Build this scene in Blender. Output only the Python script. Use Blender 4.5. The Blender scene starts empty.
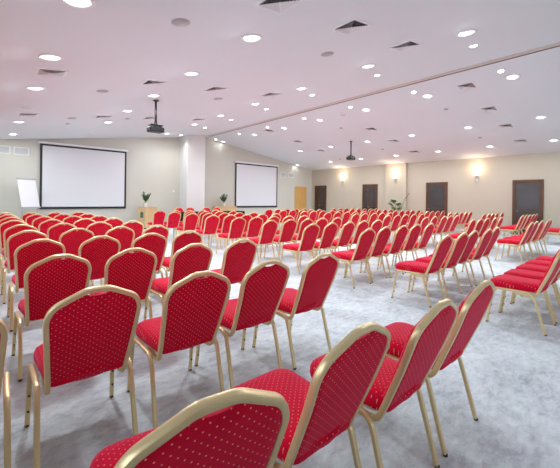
import bpy, math, random
from mathutils import Vector, Matrix
random.seed(7)
SC = bpy.context.scene
COL = SC.collection
PI = math.pi

# ------------------------------------------------------------------ mesh helpers
class MB:
    def __init__(self): self.v = []; self.f = []; self.sm = []
    def add(self, vs, fs, smooth=False):
        b = len(self.v); self.v += [tuple(v) for v in vs]
        self.f += [tuple(b + i for i in f) for f in fs]; self.sm += [smooth] * len(fs)
        return self
    def box(self, x0, x1, y0, y1, z0, z1, M=None, bev=0.0):
        if bev > 0:
            b = min(bev, (x1-x0)/2.01, (y1-y0)/2.01, (z1-z0)/2.01)
            vs = []; idx = {}
            for sx in (0, 1):
                for sy in (0, 1):
                    for sz in (0, 1):
                        X = (x0, x1)[sx]; Y = (y0, y1)[sy]; Z = (z0, z1)[sz]
                        dx = b if sx == 0 else -b; dy = b if sy == 0 else -b; dz = b if sz == 0 else -b
                        for k, p in enumerate(((X, Y+dy, Z+dz), (X+dx, Y, Z+dz), (X+dx, Y+dy, Z))):
                            idx[(sx, sy, sz, k)] = len(vs); vs.append(p)
            I = idx; fs = []
            for s in (0, 1):
                q = [I[(s, 0, 0, 0)], I[(s, 0, 1, 0)], I[(s, 1, 1, 0)], I[(s, 1, 0, 0)]]; fs.append(q if s == 0 else q[::-1])
                q = [I[(0, s, 0, 1)], I[(1, s, 0, 1)], I[(1, s, 1, 1)], I[(0, s, 1, 1)]]; fs.append(q if s == 0 else q[::-1])
                q = [I[(0, 0, s, 2)], I[(0, 1, s, 2)], I[(1, 1, s, 2)], I[(1, 0, s, 2)]]; fs.append(q if s == 0 else q[::-1])
            for a in (0, 1):
                for c in (0, 1):
                    fs.append([I[(a, c, 0, 0)], I[(a, c, 1, 0)], I[(a, c, 1, 1)], I[(a, c, 0, 1)]])
                    fs.append([I[(a, 0, c, 0)], I[(a, 1, c, 0)], I[(a, 1, c, 2)], I[(a, 0, c, 2)]])
                    fs.append([I[(0, a, c, 1)], I[(1, a, c, 1)], I[(1, a, c, 2)], I[(0, a, c, 2)]])
                    for e in (0, 1): fs.append([I[(a, c, e, 0)], I[(a, c, e, 1)], I[(a, c, e, 2)]])
        else:
            vs = [(x, y, z) for x in (x0, x1) for y in (y0, y1) for z in (z0, z1)]
            fs = [(0, 1, 3, 2), (4, 6, 7, 5), (0, 4, 5, 1), (2, 3, 7, 6), (0, 2, 6, 4), (1, 5, 7, 3)]
        if M is not None: vs = [M @ Vector(v) for v in vs]
        return self.add(vs, fs)
    def prism(self, pts, axis, a, b):                       # polygon (2-D) extruded along an axis
        def P(u, w, t): return (t, u, w) if axis == 'x' else (u, t, w) if axis == 'y' else (u, w, t)
        n = len(pts)
        vs = [P(u, w, a) for u, w in pts] + [P(u, w, b) for u, w in pts]
        fs = [tuple(range(n)), tuple(range(2*n-1, n-1, -1))] + [(i, i+n, (i+1) % n + n, (i+1) % n) for i in range(n)]
        return self.add(vs, fs)
    def lathe(self, prof, n=24, M=None, smooth=True, cap=True):   # (radius, z)
        vs = []; fs = []
        for r, z in prof:
            for k in range(n):
                a = 2*PI*k/n; vs.append((r*math.cos(a), r*math.sin(a), z))
        for i in range(len(prof)-1):
            for k in range(n):
                k2 = (k+1) % n; fs.append((i*n+k, i*n+k2, (i+1)*n+k2, (i+1)*n+k))
        if cap:
            fs.append(tuple(range(n-1, -1, -1))); m = (len(prof)-1)*n; fs.append(tuple(m+k for k in range(n)))
        if M is not None: vs = [M @ Vector(v) for v in vs]
        return self.add(vs, fs, smooth)
    def sweep(self, path, hw, hd, up, corner=0.4, caps=True, smooth=True):   # rounded-rect tube; up = rough normal of the section's depth axis
        P = [Vector(p) for p in path]; n = len(P)
        c = corner; sec = []
        for (sx, sy) in ((1, 1), (-1, 1), (-1, -1), (1, -1)):
            a = (sx*hw, sy*hd*(1-c)); b = (sx*hw*(1-c), sy*hd)
            m = (sx*hw*(1-c*.3), sy*hd*(1-c*.3))
            sec += [a, m, b] if sx*sy > 0 else [b, m, a]
        k = len(sec); vs = []; fs = []
        for i in range(n):
            T = (P[min(i+1, n-1)] - P[max(i-1, 0)]).normalized()
            U = up(P[i]) if callable(up) else Vector(up)
            N = (U - T*U.dot(T)).normalized(); B = T.cross(N)
            for a, b in sec: vs.append(P[i] + B*a + N*b)
        for i in range(n-1):
            for j in range(k):
                j2 = (j+1) % k; fs.append((i*k+j, i*k+j2, (i+1)*k+j2, (i+1)*k+j))
        if caps: fs += [tuple(range(k-1, -1, -1)), tuple((n-1)*k+j for j in range(k))]
        return self.add(vs, fs, smooth)
    def tube(self, path, r, n=8): 
        P = [Vector(p) for p in path]; vs = []; fs = []; m = len(P)
        rr = r if isinstance(r, (list, tuple)) else [r]*m
        for i in range(m):
            T = (P[min(i+1, m-1)] - P[max(i-1, 0)]).normalized()
            U = Vector((0, 0, 1)) if abs(T.z) < .9 else Vector((1, 0, 0))
            N = (U - T*U.dot(T)).normalized(); B = T.cross(N)
            for k in range(n):
                a = 2*PI*k/n; vs.append(P[i] + (N*math.cos(a) + B*math.sin(a))*rr[i])
        for i in range(m-1):
            for k in range(n): fs.append((i*n+k, i*n+(k+1) % n, (i+1)*n+(k+1) % n, (i+1)*n+k))
        fs += [tuple(range(n-1, -1, -1)), tuple((m-1)*n+k for k in range(n))]
        return self.add(vs, fs, True)
    def build(self, name, mat, parent=None, autosmooth=False):
        me = bpy.data.meshes.new(name); me.from_pydata([tuple(v) for v in self.v], [], self.f)
        me.polygons.foreach_set('use_smooth', self.sm)
        import bmesh
        bm = bmesh.new(); bm.from_mesh(me); bmesh.ops.recalc_face_normals(bm, faces=bm.faces); bm.to_mesh(me); bm.free()
        me.materials.append(mat); me.update()
        if autosmooth: me.set_sharp_from_angle(angle=math.radians(40))
        o = bpy.data.objects.new(name, me); COL.objects.link(o)
        if parent is not None: o.parent = parent
        return o

def fillet(pts, rad, n=5):
    P = [Vector(p) for p in pts]; out = [P[0]]
    for i in range(1, len(P)-1):
        r = rad[i-1] if isinstance(rad, (list, tuple)) else rad
        a = P[i-1]-P[i]; b = P[i+1]-P[i]
        d = min(r, a.length*.48, b.length*.48)
        A = P[i]+a.normalized()*d; B = P[i]+b.normalized()*d
        for k in range(n+1):
            t = k/n; out.append(A*(1-t)**2 + P[i]*2*t*(1-t) + B*t*t)
    out.append(P[-1]); return out

def tag(o, label=None, cat=None, group=None, kind=None):
    if label: o['label'] = label
    if cat: o['category'] = cat
    if group: o['group'] = group
    if kind: o['kind'] = kind
    return o
def empty(name, loc=(0, 0, 0), rz=0.0):
    o = bpy.data.objects.new(name, None); COL.objects.link(o); o.location = loc; o.rotation_euler = (0, 0, rz)
    o.empty_display_size = .1
    return o
def struct(o): o['kind'] = 'structure'; return o
def copy_tree(o, parent=None):
    c = o.copy(); COL.objects.link(c)
    if parent is not None: c.parent = parent
    for ch in o.children: copy_tree(ch, c)
    return c

# ------------------------------------------------------------------ materials
def new_mat(name):
    m = bpy.data.materials.new(name); m.use_nodes = True
    nt = m.node_tree; b = nt.nodes['Principled BSDF']; return m, nt, b
def mat(name, col, rough=.5, metal=0., spec=.5, noise=0., nscale=20., bump=0., bscale=200., sheen=0., coat=0.):
    m, nt, b = new_mat(name); L = nt.links
    b.inputs['Base Color'].default_value = (*col, 1); b.inputs['Roughness'].default_value = rough
    b.inputs['Metallic'].default_value = metal; b.inputs['Specular IOR Level'].default_value = spec
    if sheen: b.inputs['Sheen Weight'].default_value = sheen
    if coat: b.inputs['Coat Weight'].default_value = coat
    tc = nt.nodes.new('ShaderNodeTexCoord')
    if noise:
        n = nt.nodes.new('ShaderNodeTexNoise'); n.inputs['Scale'].default_value = nscale; n.inputs['Detail'].default_value = 5
        L.new(tc.outputs['Object'], n.inputs['Vector'])
        mx = nt.nodes.new('ShaderNodeMix'); mx.data_type = 'RGBA'
        mx.inputs[6].default_value = (*[c*(1-noise) for c in col], 1); mx.inputs[7].default_value = (*[min(1, c*(1+noise)) for c in col], 1)
        L.new(n.outputs['Fac'], mx.inputs[0]); L.new(mx.outputs[2], b.inputs['Base Color'])
    if bump:
        n2 = nt.nodes.new('ShaderNodeTexNoise'); n2.inputs['Scale'].default_value = bscale
        L.new(tc.outputs['Object'], n2.inputs['Vector'])
        bp = nt.nodes.new('ShaderNodeBump'); bp.inputs['Strength'].default_value = bump; bp.inputs['Distance'].default_value = .01
        L.new(n2.outputs['Fac'], bp.inputs['Height']); L.new(bp.outputs['Normal'], b.inputs['Normal'])
    return m
def emis(name, col, strength):
    m, nt, b = new_mat(name)
    b.inputs['Base Color'].default_value = (.9, .9, .9, 1)
    b.inputs['Emission Color'].default_value = (*col, 1); b.inputs['Emission Strength'].default_value = strength
    return m
def wood(name, c1, c2, axis='z', rough=.4, scale=6.):
    m, nt, b = new_mat(name); L = nt.links
    tc = nt.nodes.new('ShaderNodeTexCoord'); mp = nt.nodes.new('ShaderNodeMapping')
    s = {'x': (.12, 1, 1), 'y': (1, .12, 1), 'z': (1, 1, .12)}[axis]
    mp.inputs['Scale'].default_value = s; L.new(tc.outputs['Object'], mp.inputs['Vector'])
    n = nt.nodes.new('ShaderNodeTexNoise'); n.inputs['Scale'].default_value = scale*6; n.inputs['Detail'].default_value = 6; n.inputs['Distortion'].default_value = .6
    L.new(mp.outputs['Vector'], n.inputs['Vector'])
    r = nt.nodes.new('ShaderNodeValToRGB'); r.color_ramp.elements[0].position = .3; r.color_ramp.elements[1].position = .7
    r.color_ramp.elements[0].color = (*c1, 1); r.color_ramp.elements[1].color = (*c2, 1)
    L.new(n.outputs['Fac'], r.inputs['Fac']); L.new(r.outputs['Color'], b.inputs['Base Color'])
    b.inputs['Roughness'].default_value = rough
    return m

def dotted_fabric(name, base, plane):
    """red weave with a diamond lattice of small gold dots"""
    m, nt, b = new_mat(name); L = nt.links; N = nt.nodes
    def math_(op, a, c=None):
        n = N.new('ShaderNodeMath'); n.operation = op
        for i, s in enumerate((a, c)):
            if s is None: continue
            if isinstance(s, (int, float)): n.inputs[i].default_value = s
            else: L.new(s, n.inputs[i])
        return n.outputs[0]
    tc = N.new('ShaderNodeTexCoord'); sp = N.new('ShaderNodeSeparateXYZ'); L.new(tc.outputs['Object'], sp.inputs[0])
    u = math_('DIVIDE', sp.outputs['X'], .034); v = math_('DIVIDE', sp.outputs['Z' if plane == 'xz' else 'Y'], .030)
    def cell(off):
        a = math_('SUBTRACT', math_('FRACT', math_('ADD', u, off + 50)), .5); c = math_('SUBTRACT', math_('FRACT', math_('ADD', v, off + 50)), .5)
        return math_('ADD', math_('MULTIPLY', a, a), math_('MULTIPLY', c, c))
    d = math_('MINIMUM', cell(0.), cell(.5))
    dot = math_('LESS_THAN', d, .0052)
    n = N.new('ShaderNodeTexNoise'); n.inputs['Scale'].default_value = 9; n.inputs['Detail'].default_value = 4; L.new(tc.outputs['Object'], n.inputs['Vector'])
    mx = N.new('ShaderNodeMix'); mx.data_type = 'RGBA'; L.new(n.outputs['Fac'], mx.inputs[0])
    mx.inputs[6].default_value = (*[c*.86 for c in base], 1); mx.inputs[7].default_value = (*[c*1.12 for c in base], 1)
    m2 = N.new('ShaderNodeMix'); m2.data_type = 'RGBA'; L.new(dot, m2.inputs[0]); L.new(mx.outputs[2], m2.inputs[6]); m2.inputs[7].default_value = (.85, .36, .24, 1)
    L.new(m2.outputs[2], b.inputs['Base Color'])
    b.inputs['Roughness'].default_value = .8; b.inputs['Specular IOR Level'].default_value = .12
    b.inputs['Sheen Weight'].default_value = .5; b.inputs['Sheen Roughness'].default_value = .4; b.inputs['Sheen Tint'].default_value = (1, .26, .44, 1)
    w = N.new('ShaderNodeTexNoise'); w.inputs['Scale'].default_value = 420; L.new(tc.outputs['Object'], w.inputs['Vector'])
    bp = N.new('ShaderNodeBump'); bp.inputs['Strength'].default_value = .12; bp.inputs['Distance'].default_value = .004
    L.new(w.outputs['Fac'], bp.inputs['Height']); L.new(bp.outputs['Normal'], b.inputs['Normal'])
    return m

M = {}
RED = (.66, .001, .030)
M['back_fabric'] = dotted_fabric('red dotted back fabric', RED, 'xz')
M['seat_fabric'] = dotted_fabric('red dotted seat fabric', RED, 'xy')
M['gold'] = mat('champagne gold powder coat', (.78, .61, .33), .34, .5, .5, .05, 30)
M['black_rubber'] = mat('black rubber', (.02, .02, .022), .6)
M['wall_beige'] = mat('beige wall paint', (.49, .43, .345), .75, 0, .3, .025, 1.2, .05, 300)  # same wall paint, warm lamp light of the right wall put into its colour
M['wall'] = mat('cream wall paint', (.605, .585, .52), .75, 0, .3, .025, 1.2, .05, 300)
M['pillar'] = mat('white wall paint', (.74, .735, .725), .7, 0, .3, .02, 1.5, .05, 300)
M['ceiling'] = mat('white ceiling paint', (.755, .785, .81), .85, 0, .2, .012, .8)
M['white'] = mat('white plastic', (.82, .82, .82), .4, noise=.02)
M['grey_plastic'] = mat('grey plastic', (.42, .40, .41), .5, noise=.04)
M['louver'] = mat('grey white enamel', (.80, .79, .80), .45, noise=.04)
M['dark_void'] = mat('dark duct', (.03, .03, .033), .8)
M['black'] = mat('black satin', (.010, .010, .013), .4, noise=.1)
M['black_metal'] = mat('black metal', (.03, .03, .035), .35, .5)
M['steel'] = mat('brushed steel', (.6, .6, .6), .3, .9, noise=.05)
M['screen'] = mat('matte white screen', (.73, .725, .755), .9, 0, .1, .01, 1)
M['brown_wood'] = wood('dark brown wood', (.06, .023, .010), (.115, .047, .019), 'z', .35)
M['oak'] = wood('light oak', (.62, .40, .20), (.72, .49, .27), 'z', .45)
M['orange_oak'] = wood('orange oak', (.60, .33, .10), (.70, .42, .15), 'z', .4)
M['tan_trim'] = mat('tan painted strip', (.62, .55, .50), .5, noise=.04)
M['green'] = mat('plant leaf', (.035, .12, .02), .35, 0, .5, .35, 8)
M['green_pale'] = mat('pale plant leaf', (.10, .24, .055), .4, 0, .5, .3, 8)
M['stem'] = mat('plant stem', (.16, .19, .06), .6, noise=.2)
M['dry'] = mat('dried stalk', (.26, .17, .055), .8, noise=.3)
M['soil'] = mat('potting soil', (.05, .035, .025), .9, noise=.3)
M['pot_white'] = mat('white ceramic', (.8, .78, .75), .25, noise=.02)
M['black_cloth'] = mat('black table cloth', (.008, .011, .009), .8, 0, .2, .2, 30)
M['paper'] = mat('white paper', (.82, .81, .84), .8, noise=.01)
M['emblem'] = mat('green emblem', (.06, .12, .07), .5)
M['lamp'] = emis('lamp diffuser', (.80, .93, 1.), 1.05)
M['lamp_tube'] = emis('lamp tube', (.90, .97, 1.), 6.0)
M['lamp_off'] = mat('unlit lamp glass', (.62, .60, .60), .35, noise=.03)
M['spot'] = emis('spot lamp', (1., .96, .88), 12.0)
M['sconce'] = emis('wall lamp glass', (1., .86, .66), 9.0)

def tinted_glass():
    m, nt, b = new_mat('dark door glass'); L = nt.links; N = nt.nodes
    tc = N.new('ShaderNodeTexCoord'); n = N.new('ShaderNodeTexNoise'); n.inputs['Scale'].default_value = 1.4; L.new(tc.outputs['Object'], n.inputs['Vector'])
    mx = N.new('ShaderNodeMix'); mx.data_type = 'RGBA'; L.new(n.outputs['Fac'], mx.inputs[0])
    mx.inputs[6].default_value = (.022, .020, .020, 1); mx.inputs[7].default_value = (.075, .068, .070, 1)
    L.new(mx.outputs[2], b.inputs['Base Color']); b.inputs['Roughness'].default_value = .22; b.inputs['Specular IOR Level'].default_value = .6
    return m
M['door_glass'] = tinted_glass()
def clear_glass():
    m = bpy.data.materials.new('window glass'); m.use_nodes = True; nt = m.node_tree; N = nt.nodes; L = nt.links
    N.clear(); out = N.new('ShaderNodeOutputMaterial'); t = N.new('ShaderNodeBsdfTransparent'); g = N.new('ShaderNodeBsdfGlossy'); g.inputs['Roughness'].default_value = .02
    f = N.new('ShaderNodeFresnel'); f.inputs['IOR'].default_value = 1.45; mx = N.new('ShaderNodeMixShader')
    L.new(f.outputs[0], mx.inputs[0]); L.new(t.outputs[0], mx.inputs[1]); L.new(g.outputs[0], mx.inputs[2]); L.new(mx.outputs[0], out.inputs[0])
    return m
M['window_glass'] = clear_glass()

def floor_mat():
    m, nt, b = new_mat('mottled grey carpet tile'); L = nt.links; N = nt.nodes
    tc = N.new('ShaderNodeTexCoord')
    def noise(scale, detail, rough, dist=0., sx=1., rot=0.):
        mp = N.new('ShaderNodeMapping'); mp.inputs['Scale'].default_value = (sx, 1, 1); mp.inputs['Rotation'].default_value = (0, 0, rot)
        L.new(tc.outputs['Object'], mp.inputs['Vector'])
        n = N.new('ShaderNodeTexNoise'); n.inputs['Scale'].default_value = scale; n.inputs['Detail'].default_value = detail
        n.inputs['Roughness'].default_value = rough; n.inputs['Distortion'].default_value = dist
        L.new(mp.outputs['Vector'], n.inputs['Vector']); return n.outputs['Fac']
    def mix(a, c, f):
        x = N.new('ShaderNodeMix'); x.data_type = 'FLOAT'; x.inputs[0].default_value = f; L.new(a, x.inputs[2]); L.new(c, x.inputs[3]); return x.outputs[0]
    v = mix(noise(2.2, 8, .7, .8), noise(20, 8, .78, .5, .5, .35), .55)
    r = N.new('ShaderNodeValToRGB'); e = r.color_ramp.elements
    e[0].position = .34; e[0].color = (.33, .36, .395, 1); e[1].position = .64; e[1].color = (.83, .885, .92, 1)
    mid = r.color_ramp.elements.new(.49); mid.color = (.61, .66, .70, 1)
    L.new(v, r.inputs['Fac']); L.new(r.outputs['Color'], b.inputs['Base Color'])
    b.inputs['Roughness'].default_value = .62; b.inputs['Specular IOR Level'].default_value = .3
    bp = N.new('ShaderNodeBump'); bp.inputs['Strength'].default_value = .15; bp.inputs['Distance'].default_value = .004
    n = N.new('ShaderNodeTexNoise'); n.inputs['Scale'].default_value = 160; L.new(tc.outputs['Object'], n.inputs['Vector'])
    L.new(n.outputs['Fac'], bp.inputs['Height']); L.new(bp.outputs['Normal'], b.inputs['Normal'])
    return m
M['floor'] = floor_mat()

# ------------------------------------------------------------------ room
XL, XR, YB, YF = -1.0, 17.09, -3.6, 15.85
XRIDGE, ZRIDGE, SLOPE = 8.70, 4.62, .1432
def zc(x): return ZRIDGE - SLOPE*abs(x - XRIDGE)
T = .2
struct(MB().box(XL-T, XR+T, YB-T, YF+T, -.15, 0).build('floor', M['floor']))
c = MB()
for x0, x1 in ((XL-T, XRIDGE), (XRIDGE, XR+T)):
    c.prism([(x0, zc(x0)), (x1, zc(x1)), (x1, zc(x1)+.15), (x0, zc(x0)+.15)], 'y', YB-T, YF+T)
struct(c.build('ceiling', M['ceiling']))
def gable(y0, y1, name):
    return struct(MB().prism([(XL-T, 0), (XR+T, 0), (XR+T, zc(XR+T)), (XRIDGE, ZRIDGE), (XL-T, zc(XL-T))], 'y', y0, y1).build(name, M['wall']))
gable(YF, YF+T, 'wall_front')
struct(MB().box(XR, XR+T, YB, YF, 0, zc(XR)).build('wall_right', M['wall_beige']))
# wall pierced by windows added for cool fill light, beyond the picture on the camera's side of the room
def pierced(axis, c0, c1, a0, a1, ztop, holes, name):
    m = MB()
    def bx(a, b, z0, z1):
        if axis == 'x': m.box(c0, c1, a, b, z0, z1)
        else: m.box(a, b, c0, c1, z0, z1)
    e = a0
    for (h0, h1, z0, z1) in holes:
        bx(e, h0, 0, ztop); bx(h0, h1, 0, z0); bx(h0, h1, z1, ztop); e = h1
    bx(e, a1, 0, ztop)
    return struct(m.build(name, M['wall']))
WL = [(-2.6, -.6, .9, 2.5), (.6, 2.6, .9, 2.5), (3.8, 5.8, .9, 2.5), (7.0, 9.0, .9, 2.5), (10.2, 12.2, .9, 2.5)]
WB = [(1., 3.4, .9, 2.5), (4.8, 7.2, .9, 2.5), (10.2, 12.6, .9, 2.5), (13.8, 16.2, .9, 2.5)]
pierced('x', XL-T, XL, YB, YF, zc(XL), WL, 'wall_left')
pierced('y', YB-T, YB, XL-T, XR+T, zc(XL-T), WB, 'wall_back')
gb = MB().prism([(XL-T, zc(XL-T)), (XR+T, zc(XL-T)), (XR+T, zc(XR+T)), (XRIDGE, ZRIDGE)], 'y', YB-T, YB)
struct(gb.build('wall_back_gable', M['wall']))
wn = 0
def area(name, loc, rot, sx, sy, power, col, shape='RECTANGLE', spread=PI):
    l = bpy.data.lights.new(name, 'AREA'); l.shape = shape; l.size = sx
    if shape in ('RECTANGLE', 'ELLIPSE'): l.size_y = sy
    l.energy = power; l.color = col; l.spread = spread
    o = bpy.data.objects.new(name, l); COL.objects.link(o); o.location = loc; o.rotation_euler = rot
    return o
DAY_FILL = (.74, .87, 1.)  # tint of the added area fills
P_DAY_FILL = 42.
for axis, holes in (('x', WL), ('y', WB)):  # unseen windows with area lights behind, added to fill the room
    for (a0, a1, z0, z1) in holes:
        wn += 1; fr = MB(); gl = MB()
        def bx(m, a, b, z, w, d0, d1):
            if axis == 'x': m.box(XL-T+d0, XL-T+d1, a, b, z, w)
            else: m.box(a, b, YB-T+d0, YB-T+d1, z, w)
        for (a, b, z, w) in ((a0, a0+.06, z0, z1), (a1-.06, a1, z0, z1), (a0, a1, z0, z0+.06), (a0, a1, z1-.06, z1), ((a0+a1)/2-.03, (a0+a1)/2+.03, z0, z1)):
            bx(fr, a, b, z, w, .07, .13)
        f = fr.build('window_%d' % wn, M['white']); struct(f)
        bx(gl, a0+.05, a1-.05, z0+.05, z1-.05, .095, .105)
        gl.build('pane', M['window_glass'], f)
        if axis == 'x': area('daylight', (XL-T-.05, (a0+a1)/2, (z0+z1)/2), (0, -PI/2, 0), z1-z0, a1-a0, P_DAY_FILL, DAY_FILL)
        else: area('daylight', ((a0+a1)/2, YB-T-.05, (z0+z1)/2), (PI/2, 0, 0), a1-a0, z1-z0, P_DAY_FILL, DAY_FILL)
# pillar at the partition line, pilaster, skirting
PX0, PX1, PY = 7.36, 8.32, 15.02
struct(MB().prism([(PX0, 0), (PX1, 0), (PX1, zc(PX1)), (PX0, zc(PX0))], 'y', PY, YF+.02).build('wall_pillar', M['pillar']))
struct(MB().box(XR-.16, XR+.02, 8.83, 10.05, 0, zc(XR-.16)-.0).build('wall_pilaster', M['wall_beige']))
struct(MB().box(XL, PX0, YF-.015, YF+.01, 0, .09).box(PX1, 15.3, YF-.015, YF+.01, 0, .09).box(16.7, XR, YF-.015, YF+.01, 0, .09).build('baseboard_front', M['pillar']))
bb = MB()
for a, b in ((YB, 2.9), (4.12, 6.66), (7.88, 8.83), (10.05, 10.57), (11.73, 14.44)): bb.box(XR-.015, XR+.01, a, b, 0, .09)
struct(bb.build('baseboard_right', M['pillar']))
# partition track along the ridge
trk = MB().box(XRIDGE-.13, XRIDGE+.05, YB, PY+.3, ZRIDGE-.035, ZRIDGE+.0)
t_ = struct(trk.build('trim_1', M['tan_trim']))
MB().box(XRIDGE+.01, XRIDGE+.045, YB, PY+.3, ZRIDGE-.042, ZRIDGE-.03).build('track_slot', M['brown_wood'], t_)

# ------------------------------------------------------------------ words for labels
ORD = ['first', 'second', 'third', 'fourth', 'fifth', 'sixth', 'seventh', 'eighth', 'ninth', 'tenth']

# ------------------------------------------------------------------ chairs
def by(z): return .205*max(0., (.945-z))/.53 - .012*math.sin(PI*min(1, max(0, (z-.42)/.52)))     # line of the leaning back
HALF = [(0, .9315), (.050, .9305), (.185, .864), (.2115, .806), (.202, .68), (.186, .46)]
def top_edge(x):
    x = abs(x)
    for (a, za), (b, zb) in zip(HALF[:3], HALF[1:4]):
        if x <= b: return za + (zb-za)*(x-a)/(b-a)
    return .808
def make_chair(fine):
    root = empty('banquet_chair')
    n = 5 if fine else 3
    # seat cushion
    prof = [(.030, .412), (.004, .420), (0, .438), (.001, .462), (.010, .486), (.030, .500), (.075, .507), (.14, .510)]
    def outline(ins):
        pts = []
        crn = [(-.190, .175, .05), (.190, .175, .05), (.214, .672, .085), (-.214, .672, .085)]
        for k, (x, y, r) in enumerate(crn):
            r = max(r-ins*.5, .02)
            sx = 1 if x > 0 else -1; sy = 1 if k >= 2 else -1
            cx, cy = x - sx*(r+ins), y - sy*(r+ins)
            a0 = {0: PI, 1: 1.5*PI, 2: 0, 3: .5*PI}[k]
            for j in range(n+1):
                a = a0 + PI/2*j/n; pts.append((cx+r*math.cos(a), cy+r*math.sin(a)))
            nx = crn[(k+1) % 4]
        return pts
    m = MB(); vs = []; K = len(outline(0)); fs = []
    for ins, z in prof:
        for x, y in outline(ins): vs.append((x, y, z - .006*max(0, (y-.55)/.12)))
    for i in range(len(prof)-1):
        for k in range(K): fs.append((i*K+k, i*K+(k+1) % K, (i+1)*K+(k+1) % K, (i+1)*K+k))
    fs += [tuple(range(K-1, -1, -1)), tuple((len(prof)-1)*K+k for k in range(K))]
    m.add(vs, fs, True).build('seat', M['seat_fabric'], root, True)
    # seat frame: thin tray rim
    m = MB(); o1 = [(x, y if y > .3 else y+.04) for x, y in outline(.014)]; vs = [(x, y, .400) for x, y in o1] + [(x, y, .416) for x, y in o1]
    m.add(vs, [(k, (k+1) % K, (k+1) % K+K, k+K) for k in range(K)] + [tuple(range(K-1, -1, -1)), tuple(range(K, 2*K))]).build('seat_frame', M['gold'], root)
    # backrest cushion
    NU, NV = (28, 26) if fine else (14, 12)
    m = MB(); front = []; back = []
    for iv in range(NV+1):
        v = (iv/NV)**1.5
        for iu in range(NU+1):
            u = -1 + 2*iu/NU
            u = math.copysign(abs(u)**.85, u)
            zb = .440 - .036*(1-u*u)
            x = u*.20
            for _ in range(3):
                zt = top_edge(x) - .004
                if abs(x) < .066: zt -= .030*(1-(x/.066)**2)**.6
                z = zb + (zt-zb)*v
                w = .184 + .0245*min(1, max(0, (z-.46)/.34)); x = u*w
            edge = min(1, (1-abs(u))/.16)*1.; edge = 1-(1-edge)**2
            ev = min(1, v/.06, (1-v)/.09); ev = 1-(1-ev)**2; e = edge*ev
            y0 = by(z)
            roll = 0.
            s = (z-zb)/.075
            if 0 <= s <= 1: roll = .020*math.sin(PI*.5*min(1, s/.55+.15))*max(0, 1-(abs(u)/.52)**2) * (1 if s < .76 else max(0, (.86-s)/.10))
            front.append((x, y0+.010+.030*e, z)); back.append((x, y0-.004-.010*e-roll, z))
    W = NU+1; nn = len(front); fs = []
    for iv in range(NV):
        for iu in range(NU):
            a = iv*W+iu; fs.append((a, a+1, a+W+1, a+W)); fs.append((nn+a, nn+a+W, nn+a+W+1, nn+a+1))
    rim = [iu for iu in range(NU)] + [iv*W+NU for iv in range(NV)] + [NV*W+iu for iu in range(NU, 0, -1)] + [iv*W for iv in range(NV, 0, -1)]
    for i, a in enumerate(rim):
        b = rim[(i+1) % len(rim)]; fs.append((a, a+nn, b+nn, b))
    m.add(front+back, fs, True).build('backrest', M['back_fabric'], root, True)
    # back frame
    def P3(x, z): return (x, by(z), z)
    half = [P3(x, z) for x, z in HALF]
    half += [(.182, .222, .375), (.180, .31, .368), (.180, .41, .380)]
    left = [(-p[0], p[1], p[2]) for p in half[1:]][::-1]
    full = left + half[1:]
    rr_ = [.026, .040, .042, .1, .05, .055, .03]; rad = rr_[::-1] + rr_
    path = fillet(full, rad, n)
    def up(p): return Vector((0, -1, -.32)) if p.z > .45 else Vector((0, -.9, -.9)) if p.z > .40 else Vector((0, 0, -1))
    MB().sweep(path, .0128, .0145, up, .5).build('back_frame', M['gold'], root, True)
    # legs
    for s in (-1, 1):
        fr = fillet([(s*.234, .665, .006), (s*.226, .615, .345), (s*.225, .575, .406), (s*.224, .405, .408)], .05, n)
        rr = fillet([(s*.224, .405, .408), (s*.224, .275, .410), (s*.225, .228, .375), (s*.230, .125, .006)], .06, n)
        for k, pth in enumerate((fr, rr)):
            lg = MB().sweep(pth, .0112, .0132, (s*1., 0, 0), .5).build('leg', M['gold'], root, True)
            if fine:
                q = Vector(pth[0] if k == 0 else pth[-1])
                MB().lathe([(.012, 0), (.0145, .003), (.0145, .012), (.0125, .015)], 10, Matrix.Translation((q.x, q.y, 0))).build('foot_cap', M['black_rubber'], lg)
                if k == 0:
                    for z in (.10, .20):
                        t = z/.345; y = .665-.05*t - .0125
                        Mx = Matrix.Translation((s*(.234-.008*t), y, z)) @ Matrix.Rotation(PI/2, 4, 'X')
                        MB().lathe([(.006, -.002), (.006, .005), (.003, .008)], 8, Mx).build('bumper', M['black_rubber'], lg)
    return root
GS = .967
SP, DY, Y0 = .58*GS, 1.242*GS, .636*GS
BLK = {'A': (.467, 'flip-chart block'), 'B': (4.773, 'lectern block'), 'C': (9.674, 'far-screen block'), 'D': (14.627, 'dark-door block')}
GRP = {'A': 'chairs in front of the flip chart', 'B': 'chairs in front of the lectern', 'C': 'chairs in front of the far screen', 'D': 'chairs beside the dark doors'}
fine0, plain0 = make_chair(True), make_chair(False)
used = {True: False, False: False}
ADJ = {('A', 0, 0): (-.05, .03, -8), ('A', 1, 0): (.01, .06, 0), ('A', 2, 0): (-.02, .0, 0), ('A', 1, 1): (-.01, 0, -2), ('A', 3, 2): (.03, 0, 0)}
def place(x, y, rz, fine, label, group):
    src = fine0 if fine else plain0
    o = src if not used[fine] else copy_tree(src)
    used[fine] = True
    o.location = (x, y, 0); o.rotation_euler = (0, 0, rz)
    tag(o, label, 'chair', group)
    return o
rnd = random.Random(3)
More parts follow.
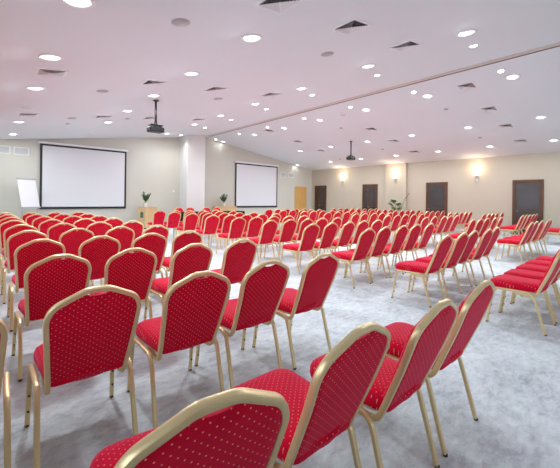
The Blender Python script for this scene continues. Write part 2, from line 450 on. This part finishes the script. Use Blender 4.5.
for b, (bx0, bname) in BLK.items():
    first = {'A': 0, 'B': 0, 'C': 1, 'D': 1}[b]
    for j in range(first, 10):
        for i in range(-1 if b == 'A' else 0, 4 if b == 'A' else 5):
            if b == 'A' and i == -1 and j in (0,): continue
            if b == 'D' and ((j == 1 and i > 1) or (j == 7 and i == 4)): continue
            x = bx0*GS + SP*i; y = Y0 + DY*j
            if b == 'A' and i == -1: x = -.14 if j == 1 else -.12
            dx, dy, dr = ADJ.get((b, i, j), (None, None, None))
            if dx is None: dx, dy, dr = rnd.uniform(-.018, .018), rnd.uniform(-.025, .025), rnd.uniform(-2, 2)
            if b == 'C' and j == 9: dx += .2
            if b == 'D': x = bx0*GS + .555*i; dx = min(dx, .005)
            fine = (b == 'A' and j <= 4) or (b == 'B' and j <= 2)
            last = 3 if b == 'A' else 4
            if b == 'D' and j == 7: last = 3
            lab = 'red chair %s from the door end, %s row from the back, %s' % (ORD[last-i], ORD[j-first], bname)
            place(x+dx, y+dy, math.radians(dr), fine, lab, GRP[b])
# head table: four chairs facing the audience
for k, x in enumerate((6.93, 7.50, 8.38, 8.98)):
    place(x, 14.97, PI, False, 'red chair facing the audience behind the black table, %s from the lectern' % ORD[k], 'chairs behind the black-clothed table')
for k, x0 in enumerate((6.45, 8.17)):
    t = tag(empty('table', (x0+.83, 13.95, 0)), 'long table under black cloth, %s the far screen' % ('farther from' if k == 0 else 'closer to'), 'table', 'head tables')
    MB().box(-.80, .80, -.28, .28, .735, .760, None, .005).build('tabletop', M['oak'], t)
    for sx in (-1, 1):
        for sy in (-1, 1): MB().box(sx*.72-.02, sx*.72+.02, sy*.22-.02, sy*.22+.02, 0, .735).build('leg', M['black_metal'], t)
    m = MB(); W = []
    for z, o in ((.765, 0.), (.755, .012), (.40, .022), (.02, .03)):
        ring = []
        N_ = 64
        for q in range(N_):
            a = q/N_*4; sd = int(a); f = a-sd
            hx, hy = .806+o, .286+o
            p = [(-hx+2*hx*f, -hy), (hx, -hy+2*hy*f), (hx-2*hx*f, hy), (-hx, hy-2*hy*f)][sd]
            wv = (.012*math.sin(q*2.1)*(.77-z)) if z < .7 else 0
            ring.append((p[0]*(1-abs(wv)), p[1]*(1-wv*3), z))
        W.append(ring)
    vs = sum(W, []); fs = [(i*64+q, i*64+(q+1) % 64, (i+1)*64+(q+1) % 64, (i+1)*64+q) for i in range(3) for q in range(64)] + [tuple(range(64))]
    cl = m.add(vs, fs, False).build('tablecloth', M['black_cloth']); cl.location = t.location
    tag(cl, 'black cloth to the floor over the table %s the far screen' % ('farther from' if k == 0 else 'closer to'), 'tablecloth', 'black table cloths')

# ------------------------------------------------------------------ projection screens
def screen(x0, x1, z0, z1, label):
    r = tag(empty('projection_screen', ((x0+x1)/2, YF-.055, z0)), label, 'projection screen')
    w = (x1-x0)/2; h = z1-z0; b = .075
    m = MB().box(-w, -w+b, -.012, .012, 0, h).box(w-b, w, -.012, .012, 0, h).box(-w+b, w-b, -.012, .012, h-b, h).box(-w+b, w-b, -.012, .012, 0, b*.8)
    m.build('border', M['black'], r)
    MB().box(-w+b, w-b, -.008, .006, b*.8, h-b).build('screen_surface', M['screen'], r)
    MB().box(-w-.07, w+.07, -.045, .054, h, h+.085, None, .01).build('casing', M['white'], r)
    MB().box(-w, w, -.016, .016, -.03, .005, None, .004).build('weight_bar', M['black'], r)
    return r
screen(1.631, 4.801, .912, 3.435, 'large white projection screen with black border on the wall beside the flip chart')
screen(10.68, 13.85, .912, 3.435, 'large white projection screen with black border on the wall near the orange door')

# ------------------------------------------------------------------ flip chart
fc = tag(empty('flip_chart', (1.30, 15.05, 0), math.radians(34)), 'white flip chart on stand with dark clip bar, beside the projection screen', 'flip chart')
lean = Matrix.Translation((0, .0, .98)) @ Matrix.Rotation(math.radians(-13), 4, 'X')
MB().box(-.34, .34, -.012, .012, 0, 1.08, lean, .004).build('board', M['white'], fc)
MB().box(-.33, .33, -.018, -.012, .01, 1.02, lean).build('paper_pad', M['paper'], fc)
MB().box(-.35, .35, -.032, .014, 1.02, 1.085, lean, .006).build('clip_bar', M['grey_plastic'], fc)
MB().box(-.34, .34, -.07, -.012, -.03, .0, lean, .004).build('pen_tray', M['grey_plastic'], fc)
for x, y, tx, ty in ((-.33, -.08, -.27, .035), (.33, -.08, .27, .035), (0, .62, 0, .17)):
    MB().tube([(x, y, 0.012), (tx, ty, 1.0 if y < 0 else 1.55)], .013, 8).build('leg', M['steel'], fc)

# ------------------------------------------------------------------ lectern, sideboard, plants
le = tag(empty('lectern', (5.285, 14.70, 0), math.radians(22)), 'light oak lectern with a dark emblem on its side, carrying a potted plant', 'lectern')
MB().box(0, .64, 0, .47, .06, .94, None, .006).build('body', M['oak'], le)
MB().box(.02, .62, .02, .45, 0, .06).build('plinth', M['brown_wood'], le)
MB().box(-.015, .655, -.015, .485, .94, .965, None, .005).build('top', M['oak'], le)
em = MB()
Me = Matrix.Translation((0, .225, .66)) @ Matrix.Rotation(-PI/2, 4, 'Y')
em.lathe([(.10, 0), (.10, .006)], 20, Me @ Matrix.Translation((0, 0, 0)), False)
em.prism([(.225-.11, .50), (.225+.11, .50), (.225+.07, .62), (.225, .57), (.225-.07, .62)], 'x', -.006, 0)
em.build('emblem', M['emblem'], le)
def leaf(m, base, tip, width, bend, n=6, droop=Vector((0, 0, -1))):
    B, Tt = Vector(base), Vector(tip); d = Tt-B
    side = d.cross(Vector((0, 0, 1)))
    if side.length < 1e-4: side = Vector((1, 0, 0))
    side.normalize(); nrm = side.cross(d).normalized()
    vs = []; fs = []
    for i in range(n+1):
        t = i/n; w = width*math.sin(PI*min(1, .06+t*.94))**.8*(1 if t < 1 else 0) + .001
        c_ = B + d*t + nrm*bend*math.sin(PI*t)
        for q, k in ((-1, 0), (0, -.18), (1, 0)):
            vs.append(c_ + side*w*q + nrm*(k*w)); 
    top = len(vs)
    vs += [v - nrm*.003 for v in vs]
    for i in range(n):
        for q in range(2):
            a = i*3+q; fs.append((a, a+1, a+4, a+3)); fs.append((top+a, top+a+3, top+a+4, top+a+1))
        for a, b in ((i*3, i*3+3), (i*3+2, i*3+5)): fs.append((a, b, b+top, a+top))
    m.add(vs, fs, True)
def pot(parent, r, h, material):
    MB().lathe([(r*.72, 0), (r*.78, .01), (r, h-.01), (r*1.04, h), (r*.93, h), (r*.9, h-.03)], 20).build('pot', material, parent)
    MB().lathe([(r*.9, h-.035), (r*.88, h-.022)], 16).build('soil', M['soil'], parent)
def small_plant(loc, label, seed):
    r = tag(empty('potted_plant', loc), label, 'plant')
    R_ = random.Random(seed); pot(r, .10, .19, M['pot_white'])
    f = MB(); s = MB()
    for k in range(9):
        a = 2*PI*k/9 + R_.uniform(-.3, .3); tilt = R_.uniform(.10, .26); hh = R_.uniform(.25, .44)
        tip = (tilt*math.cos(a)*.8, tilt*math.sin(a)*.8, .17+hh)
        s.tube([(0.02*math.cos(a), .02*math.sin(a), .16), tuple(q*.5 for q in (tip[0]*.7, tip[1]*.7, 0))[:2]+(.17+hh*.5,), tip], [.007, .006, .003], 6)
        for q in range(5):
            t = .35+.15*q; bx_, by_, bz_ = tip[0]*t, tip[1]*t, .17+hh*t
            for sg in (-1, 1):
                an = a + sg*1.1
                leaf(f, (bx_, by_, bz_), (bx_+.10*math.cos(an), by_+.10*math.sin(an), bz_+.075), .024, .006)
        leaf(f, tip, (tip[0]*1.2, tip[1]*1.2, tip[2]+.1), .022, .0)
    s.build('stem', M['stem'], r); f.build('leaves', M['green'], r)
    return r
mid = Matrix.Translation((5.285, 14.70, 0)) @ Matrix.Rotation(math.radians(22), 4, 'Z') @ Vector((.16, .2, 0))
small_plant((mid.x, mid.y, .965), 'green potted plant in white pot standing on the light oak lectern', 1)
sb = tag(empty('sideboard', (9.80, 15.45, 0)), 'low oak sideboard behind the black table, beneath a potted plant', 'sideboard')
MB().box(-.66, .66, -.2, .2, .93, .96, None, .005).build('top', M['oak'], sb)
MB().box(-.64, .64, -.17, .19, .08, .93).build('body', M['oak'], sb)
MB().box(-.60, .60, -.14, .17, 0, .08).build('plinth', M['brown_wood'], sb)
for s in (-1, 1):
    d = MB().box(min(s*.01, s*.62), max(s*.01, s*.62), -.192, -.17, .11, .91, None, .004).build('door', M['oak'], sb)
    MB().box(s*.06-.008, s*.06+.008, -.215, -.192, .5, .62, None, .003).build('handle', M['steel'], d)
small_plant((9.70, 15.40, .96), 'green potted plant in white pot on the sideboard beside the far screen', 5)
# broad-leaved floor plant by the pilaster
bp_ = tag(empty('broad_leaf_plant', (16.56, 9.12, 0)), 'tall broad-leaved potted plant with one dried stalk, standing by the pilaster', 'plant')
pot(bp_, .20, .38, M['pot_white'])
f = MB(); s = MB(); R_ = random.Random(11)
for k, (dx, dy, z, w) in enumerate(((-.05, .30, 1.22, .15), (-.10, .12, 1.28, .17), (-.16, .05, 1.36, .19), (.0, .36, 1.16, .15), (-.22, .20, 1.14, .16), (-.1, -.12, 1.18, .15), (.1, -.05, 1.05, .1), (-.3, .0, .98, .1), (-.2, -.2, .95, .1), (.1, .25, .95, .1))):
    s.tube([(dx*.1, dy*.1, .34), (dx*.4, dy*.4, z*.65), (dx*.8, dy*.8, z)], [.012, .010, .006], 6)
    a = math.atan2(dy, dx)
    leaf(f, (dx*.8, dy*.8, z-.06), (dx*.8+.26*math.cos(a)-.05, dy*.8+.26*math.sin(a), z+.09), w, .03, 8)
s.build('stem', M['stem'], bp_); f.build('leaves', M['green_pale'], bp_)
st = MB(); st.tube([(.02, -.03, .34), (.03, -.25, 1.1), (.05, -.42, 1.50), (.08, -.62, 1.76)], [.014, .012, .010, .006], 7)
for k in range(11):
    t = k/10; c_ = Vector((.05, -.42, 1.45)).lerp(Vector((.08, -.62, 1.76)), t); a = k*2.4
    leaf(st, c_, c_ + Vector((.06*math.cos(a), .06*math.sin(a)-.05, .07)), .022, .004, 4)
st.build('dried_stalk', M['dry'], bp_)

# ------------------------------------------------------------------ doors
dn = 0
def dark_door(y0, y1, leaves, h=2.34):
    global dn; dn += 1
    r = empty('door_%d' % dn, (XR, (y0+y1)/2, 0)); struct(r)
    w = (y1-y0)/2; fw = .105
    MB().box(-.05, .02, -w, -w+fw, 0, h, None, .006).box(-.05, .02, w-fw, w, 0, h, None, .006).box(-.05, .02, -w+fw, w-fw, h-fw, h, None, .006).build('door_frame', M['brown_wood'], r)
    iw = w-fw
    for s, (a, b) in enumerate(((-iw, iw*.28), (iw*.28, iw)) if leaves == 2 else ((-iw, iw),)):
        m = MB(); st_ = .035
        m.box(-.03, 0, a, a+st_, .005, h-fw).box(-.03, 0, b-st_, b, .005, h-fw).box(-.03, 0, a+st_, b-st_, h-fw-.05, h-fw).box(-.03, 0, a+st_, b-st_, .005, .16).box(-.03, 0, a+st_, b-st_, 1.02, 1.05)
        lf = m.build('door_leaf', M['brown_wood'], r)
        MB().box(-.02, -.008, a+st_, b-st_, .16, h-fw-.05).build('pane', M['door_glass'], lf)
        if s == 0: MB().tube([(-.03, b-.02, 1.0), (-.075, b-.02, 1.0), (-.075, b-.13, 1.0)], .009, 8).build('handle', M['steel'], lf)
for y0, y1, lv in ((14.50, 15.52, 2), (10.64, 11.66, 2), (6.74, 7.80, 1), (2.97, 4.04, 1)): dark_door(y0, y1, lv)
dn += 1
r = struct(empty('door_%d' % dn, (16.0, YF, 0)))
MB().box(-.56, -.50, -.03, .02, 0, 2.25, None, .005).box(.50, .56, -.03, .02, 0, 2.25, None, .005).box(-.5, .5, -.03, .02, 2.19, 2.25, None, .005).build('door_frame', M['orange_oak'], r)
lf = MB().box(-.5, .5, -.018, 0, .005, 2.19).build('door_leaf', M['orange_oak'], r)
MB().tube([(-.43, -.018, 1.02), (-.43, -.065, 1.02), (-.31, -.065, 1.02)], .010, 8).build('handle', M['steel'], lf)

# ------------------------------------------------------------------ wall lamps
def sconce(x, y, zb, zt, label):
    r = tag(empty('wall_sconce', (x, y, zb)), label, 'wall lamp', 'wall lamps')
    MB().box(-.02, .005, -.05, .05, -.26, .02, None, .004).build('back_plate', M['steel'], r)
    MB().tube([(-.015, 0, -.12), (-.10, 0, -.12), (-.10, 0, .02)], .012, 8).build('arm', M['steel'], r)
    h = zt-zb
    MB().lathe([(.03, -.03), (.055, 0), (.055, .02)], 16, Matrix.Translation((-.10, 0, .0))).build('cup', M['steel'], r)
    MB().lathe([(.045, .02), (.055, .05), (.055, h-.03), (.045, h)], 16, Matrix.Translation((-.10, 0, 0))).build('glass_shade', M['sconce'], r)
    for dx, e in ((-.24, 26),):
        l = bpy.data.lights.new('sconce_glow', 'POINT'); l.energy = e*.42; l.color = (1, .74, .46); l.shadow_soft_size = .08
        o = bpy.data.objects.new('sconce_glow', l); COL.objects.link(o); o.location = (x-.24, y, (zb+zt)/2+.15)
    return r
sconce(XR, 13.14, 2.60, 3.10, 'glowing wall sconce between the first and second dark doors from the corner')
sconce(XR-.16, 9.44, 2.60, 3.10, 'glowing wall sconce on the pilaster above the broad-leaved plant')
sconce(XR, 5.44, 2.58, 3.08, 'glowing wall sconce between the two dark doors farthest from the corner')

# ------------------------------------------------------------------ ceiling fittings
def tilt(x): return math.atan(SLOPE)*(-1 if x < XRIDGE else 1)
def on_ceiling(o, x, y, gap=0.0):
    o.location = (x, y, zc(x)-gap); o.rotation_euler = (0, tilt(x), 0); return o
def make_downlight(lit):
    r = empty('downlight')
    MB().lathe([(.120, 0.0), (.160, 0.0), (.162, -.006), (.150, -.014), (.128, -.012), (.120, -.004)], 32, None, True, False).build('trim_ring', M['white'], r)
    MB().lathe([(.124, -.002), (.124, -.006)], 28, None, False).build('diffuser', M['lamp'] if lit else M['lamp_off'], r)
    if lit:
        for s in (-1, 1): MB().box(-.075, .075, s*.035-.014, s*.035+.014, -.014, -.004, None, .004).build('lamp_tube', M['lamp_tube'], r)
    return r
def make_spot():
    r = empty('spotlight')
    MB().lathe([(.058, 0), (.075, 0), (.077, -.004), (.069, -.010), (.059, -.006)], 20, None, True, False).build('trim_ring', M['white'], r)
    MB().lathe([(.060, -.002), (.056, -.014)], 18, None, False).build('lamp', M['spot'], r)
    return r
COOL = (.86, .955, 1.)
P_DOWN, P_SPOT = 30., 8.
DL = [(6.09, 'first', 'flip-chart', [14.44, 11.85, 9.95, 7.99, 6.05, 4.06, 2.13]),
      (2.99, 'second', 'flip-chart', [(14.30,), 11.74, 9.80, 7.88, 5.98, 4.03]),
      (.74, 'third', 'flip-chart', [14.48, 11.95, (9.92,), 7.99, 6.05, 4.11]),
      (9.71, 'first', 'dark-door', [15.58, 12.78, 10.68, 8.62, (7.52,), 6.54, 4.43, 2.33]),
      (12.85, 'second', 'dark-door', [12.79, 10.66, 8.55, 6.49, 4.40, 2.33]),
      (15.44, 'third', 'dark-door', [15.62, 12.81, 10.68, 8.60, 6.53, 4.45, 2.41])]
src = {True: make_downlight(True), False: make_downlight(False)}; first_use = {True: True, False: True}
for x, line, side, ys in DL:
    for k, y in enumerate(ys):
        lit = not isinstance(y, tuple); y = y if lit else y[0]
        o = src[lit] if first_use[lit] else copy_tree(src[lit]); first_use[lit] = False
        on_ceiling(o, x, y)
        tag(o, '%s downlight %s from the screen wall, %s line on %s side of the ceiling track' % ('lit' if lit else 'unlit', ORD[k], line, side) if False else
            '%s downlight %s from screen wall, %s line, %s side of ceiling track' % ('lit' if lit else 'unlit', ORD[k], line, side), 'ceiling light', 'round downlights')
        if lit:
            a = area('downlight_beam', (x, y, zc(x)-.03), (0, 0, 0), .24, .24, P_DOWN*(.06 if y > 15.2 else 1), COOL, 'DISK')
for x, side, ys in ((6.97, 'flip-chart', [14.9, 12.63, 10.64, 8.55, 6.49, 4.39, 2.31]), (9.26, 'dark-door', [15.6, 13.41, 11.26, 9.02, 6.85, 4.63, 2.46])):
    for k, y in enumerate(ys):
        if x == 6.97 and k == 0: s0 = make_spot(); o = s0
        else: o = copy_tree(s0)
        on_ceiling(o, x, y)
        tag(o, 'small bright ceiling spotlight %s from the screen wall, %s side of track' % (ORD[k], side), 'spotlight', 'small spotlights along the track')
        area('spot_beam', (x, y, zc(x)-.03), (0, 0, 0), .08, .08, P_SPOT*(.05 if y > 15.2 else 1), (1, .95, .86), 'DISK', math.radians(130))
# four-way air vents
def make_vent():
    r = empty('air_vent')
    h = .215; g = .175
    m = MB()
    m.box(-h, h, -h, -g, -.010, 0).box(-h, h, g, h, -.010, 0).box(-h, -g, -g, g, -.010, 0).box(g, h, -g, g, -.010, 0)
    m.build('vent_frame', M['white'], r)
    MB().box(-g, g, -g, g, -.003, 0).build('duct_backing', M['dark_void'], r)
    m = MB()
    for q in range(6):
        a = g-.002-q*.028; b = a-.027
        if b < .005: b = .004
        for k in range(4):
            ca, sa = math.cos(k*PI/2), math.sin(k*PI/2)
            def rot(x, y, z): return (x*ca-y*sa, x*sa+y*ca, z)
            vs = [rot(-a, a, -.022), rot(a, a, -.022), rot(b, b, -.004), rot(-b, b, -.004), rot(-a, a-.0015, -.022), rot(a, a-.0015, -.022), rot(b, b-.0015, -.0035), rot(-b, b-.0015, -.0035)]
            m.add(vs, [(0, 1, 2, 3), (7, 6, 5, 4), (0, 4, 5, 1)])
    m.build('louvers', M['louver'], r)
    return r
VT = [('flip-chart', 10.8, [5.70, 4.0, 2.62, .85]), ('flip-chart', 6.85, [5.75, 4.07, 2.60, .85]), ('flip-chart', 2.99, [5.66, 4.04, 2.62]),
      ('dark-door', 11.62, [9.66, 11.49, 13.22]), ('dark-door', 7.50, [11.5, 13.24, 15.11]), ('dark-door', 3.35, [9.67, 11.51, 13.23, 15.11])]
v0 = None
cnt = {}
for side, y, xs in VT:
    row = cnt.setdefault(side, 0); cnt[side] += 1
    for k, x in enumerate(xs):
        o = make_vent() if v0 is None else copy_tree(v0); v0 = v0 or o
        on_ceiling(o, x, y)
        tag(o, 'square ceiling air vent %s from the track, %s row from screen wall, %s side' % (ORD[k], ORD[row], side), 'air vent', 'square ceiling vents')
# small round fittings
def make_disc(rad, material):
    r = empty('smoke_detector')
    MB().lathe([(rad, 0), (rad, -.010), (rad*.8, -.022), (rad*.3, -.026)], 20).build('housing', material, r)
    MB().lathe([(rad*.22, -.024), (rad*.18, -.030)], 10).build('sensor', M['grey_plastic'], r)
    return r
def round_speaker(x, y, label):  # flush loudspeaker disc with a grille, no air outlet
    r = empty('ceiling_mounted_speaker'); r.name = 'round_vent'
    MB().lathe([(.115, 0), (.118, -.006), (.105, -.010)], 28).build('rim', M['grey_plastic'], r)
    MB().lathe([(.104, -.008), (.100, -.013)], 28).build('grille', M['grey_plastic'], r)
    on_ceiling(r, x, y); tag(r, label, 'round vent', 'flat round ceiling vents')
for k, (x, y) in enumerate(((1.87, 4.05), (1.88, 7.83), (1.89, 11.15))):
    round_speaker(x, y, 'flat grey round ceiling vent above the flip-chart block, %s from the screen wall' % ORD[2-k])
for k, (x, y) in enumerate(((4.64, 3.96), (4.65, 7.74))):
    round_speaker(x, y, 'flat grey round ceiling vent above the lectern block aisle, %s from the screen wall' % ORD[1-k])
d0 = None
for x, y, lb in ((3.36, 11.0, 'just behind the first projector toward the screen wall'), (1.95, 12.13, 'near the screen wall above the flip-chart block'),
                 (10.84, 8.47, 'above the far-screen block, near the second projector'), (14.17, 8.59, 'between the second projector and the pilaster'),
                 (15.08, 11.83, 'near the corner with the orange door'), (10.9, 4.38, 'above the far-screen block, first square vent row'), (14.14, 4.42, 'above the dark-door block, in front of last dark door')):
    o = make_disc(.065, M['grey_plastic']) if d0 is None else copy_tree(d0); d0 = d0 or o
    on_ceiling(o, x, y); tag(o, 'small round smoke detector ' + lb, 'smoke detector', 'smoke detectors')
# hanging projectors
def projector(x, y, zb, rz, label):
    r = tag(empty('hanging_projector', (x, y, zb), rz), label, 'projector', 'ceiling projectors')
    zt = zc(x)-zb
    MB().lathe([(.075, zt-.02), (.075, zt+.0)], 18).build('ceiling_plate', M['black_metal'], r)
    MB().tube([(0, 0, .18), (0, 0, zt-.02)], .028, 12).build('pole', M['black_metal'], r)
    MB().box(-.15, .15, -.12, .12, .155, .18, None, .005).lathe([(.05, .18), (.04, .24)], 14).build('bracket', M['black_metal'], r)
    MB().box(-.18, .18, -.14, .14, .0, .12, None, .022).build('body', M['black'], r)
    for sx in (-1, 1): MB().box(sx*.13-.015, sx*.13+.015, -.02, .02, .12, .16).build('strut', M['black_metal'], r)
    MB().lathe([(.05, 0), (.052, .03), (.04, .035), (.036, .02)], 18, Matrix.Translation((.08, .15, .07)) @ Matrix.Rotation(-PI/2, 4, 'X')).build('lens', M['black_metal'], r)
    return r
projector(3.22, 8.34, 3.03, 0, 'black projector on a ceiling pole facing the screen beside the flip chart')
projector(12.49, 9.18, 3.22, 0, 'black projector on a ceiling pole facing the far screen')

# ------------------------------------------------------------------ wall grilles, switches
def grille(x0, x1, z0, z1, label):
    r = tag(empty('wall_vent', ((x0+x1)/2, YF, z0)), label, 'wall vent', 'white wall vents')
    w = (x1-x0)/2; h = z1-z0
    MB().box(-w, w, -.02, .0, 0, .03).box(-w, w, -.02, .0, h-.03, h).box(-w, -w+.03, -.02, 0, .03, h-.03).box(w-.03, w, -.02, 0, .03, h-.03).build('vent_frame', M['white'], r)
    m = MB(); n = 7
    for k in range(n):
        z = .035+(h-.07)*(k+.5)/n
        m.box(-w+.03, w-.03, -.004, .004, -.013, .013, Matrix.Translation((0, -.010, z)) @ Matrix.Rotation(math.radians(-55), 4, 'X'))
    m.build('slats', M['white'], r)
    MB().box(-w+.03, w-.03, -.003, .001, .03, h-.03).build('duct_backing', M['grey_plastic'], r)
grille(.28, .74, 2.93, 3.22, 'white slatted wall vent above the flip chart, farther from the screen')
grille(.83, 1.29, 2.93, 3.22, 'white slatted wall vent above the flip chart, closer to the screen')
grille(14.15, 14.62, 2.80, 3.14, 'white slatted wall vent closer to the far screen')
grille(14.82, 15.33, 2.80, 3.12, 'white slatted wall vent closer to the orange door')
for (x, y, z, ax, lb) in ((7.05, YF, 1.72, 'y', 'small white light switch on the wall beside the pillar'), (PX0, 15.45, 1.15, 'x', 'small white switch low on the side of the pillar')):
    r = tag(empty('light_switch', (x, y, z), 0 if ax == 'y' else -PI/2), lb, 'light switch', 'light switches')
    MB().box(-.04, .04, -.012, 0, -.06, .06, None, .004).build('plate', M['white'], r)
    MB().box(-.02, .02, -.018, -.012, -.03, .03, None, .002).build('rocker', M['white'], r)

# ------------------------------------------------------------------ world
w = bpy.data.worlds.new('world'); SC.world = w; w.use_nodes = True
nt = w.node_tree; bg = nt.nodes['Background']
sky = nt.nodes.new('ShaderNodeTexSky'); sky.sky_type = 'HOSEK_WILKIE'; sky.sun_direction = (0.3, .5, .6); sky.turbidity = 3
nt.links.new(sky.outputs['Color'], bg.inputs['Color']); bg.inputs['Strength'].default_value = .6

# ------------------------------------------------------------------ camera
cd = bpy.data.cameras.new('camera'); cam = bpy.data.objects.new('camera', cd); COL.objects.link(cam)
cd.sensor_width = 36.; cd.sensor_fit = 'HORIZONTAL'; cd.lens = 36.*332.7/560.
cd.shift_y = -(234-199.135)/560.
a, roll = .8421, .0129
F = Vector((math.cos(a), math.sin(a), 0)); R0 = Vector((math.sin(a), -math.cos(a), 0)); U0 = Vector((0, 0, 1))
R = R0*math.cos(roll) + U0*math.sin(roll); U = U0*math.cos(roll) - R0*math.sin(roll)
mw = Matrix(((R.x, U.x, -F.x, 0), (R.y, U.y, -F.y, 0), (R.z, U.z, -F.z, 1.39), (0, 0, 0, 1)))
cam.matrix_world = mw; cd.clip_start = .05
SC.camera = cam

SC.view_settings.view_transform = 'Standard'; SC.view_settings.look = 'None'; SC.view_settings.gamma = 1; SC.view_settings.use_curve_mapping = False
SC.view_settings.exposure = 0.13
SC.cycles.use_denoising = True
SC.cycles.max_bounces = 10; SC.cycles.diffuse_bounces = 6; SC.cycles.sample_clamp_indirect = 6.0
SC.cycles.caustics_reflective = False; SC.cycles.caustics_refractive = False
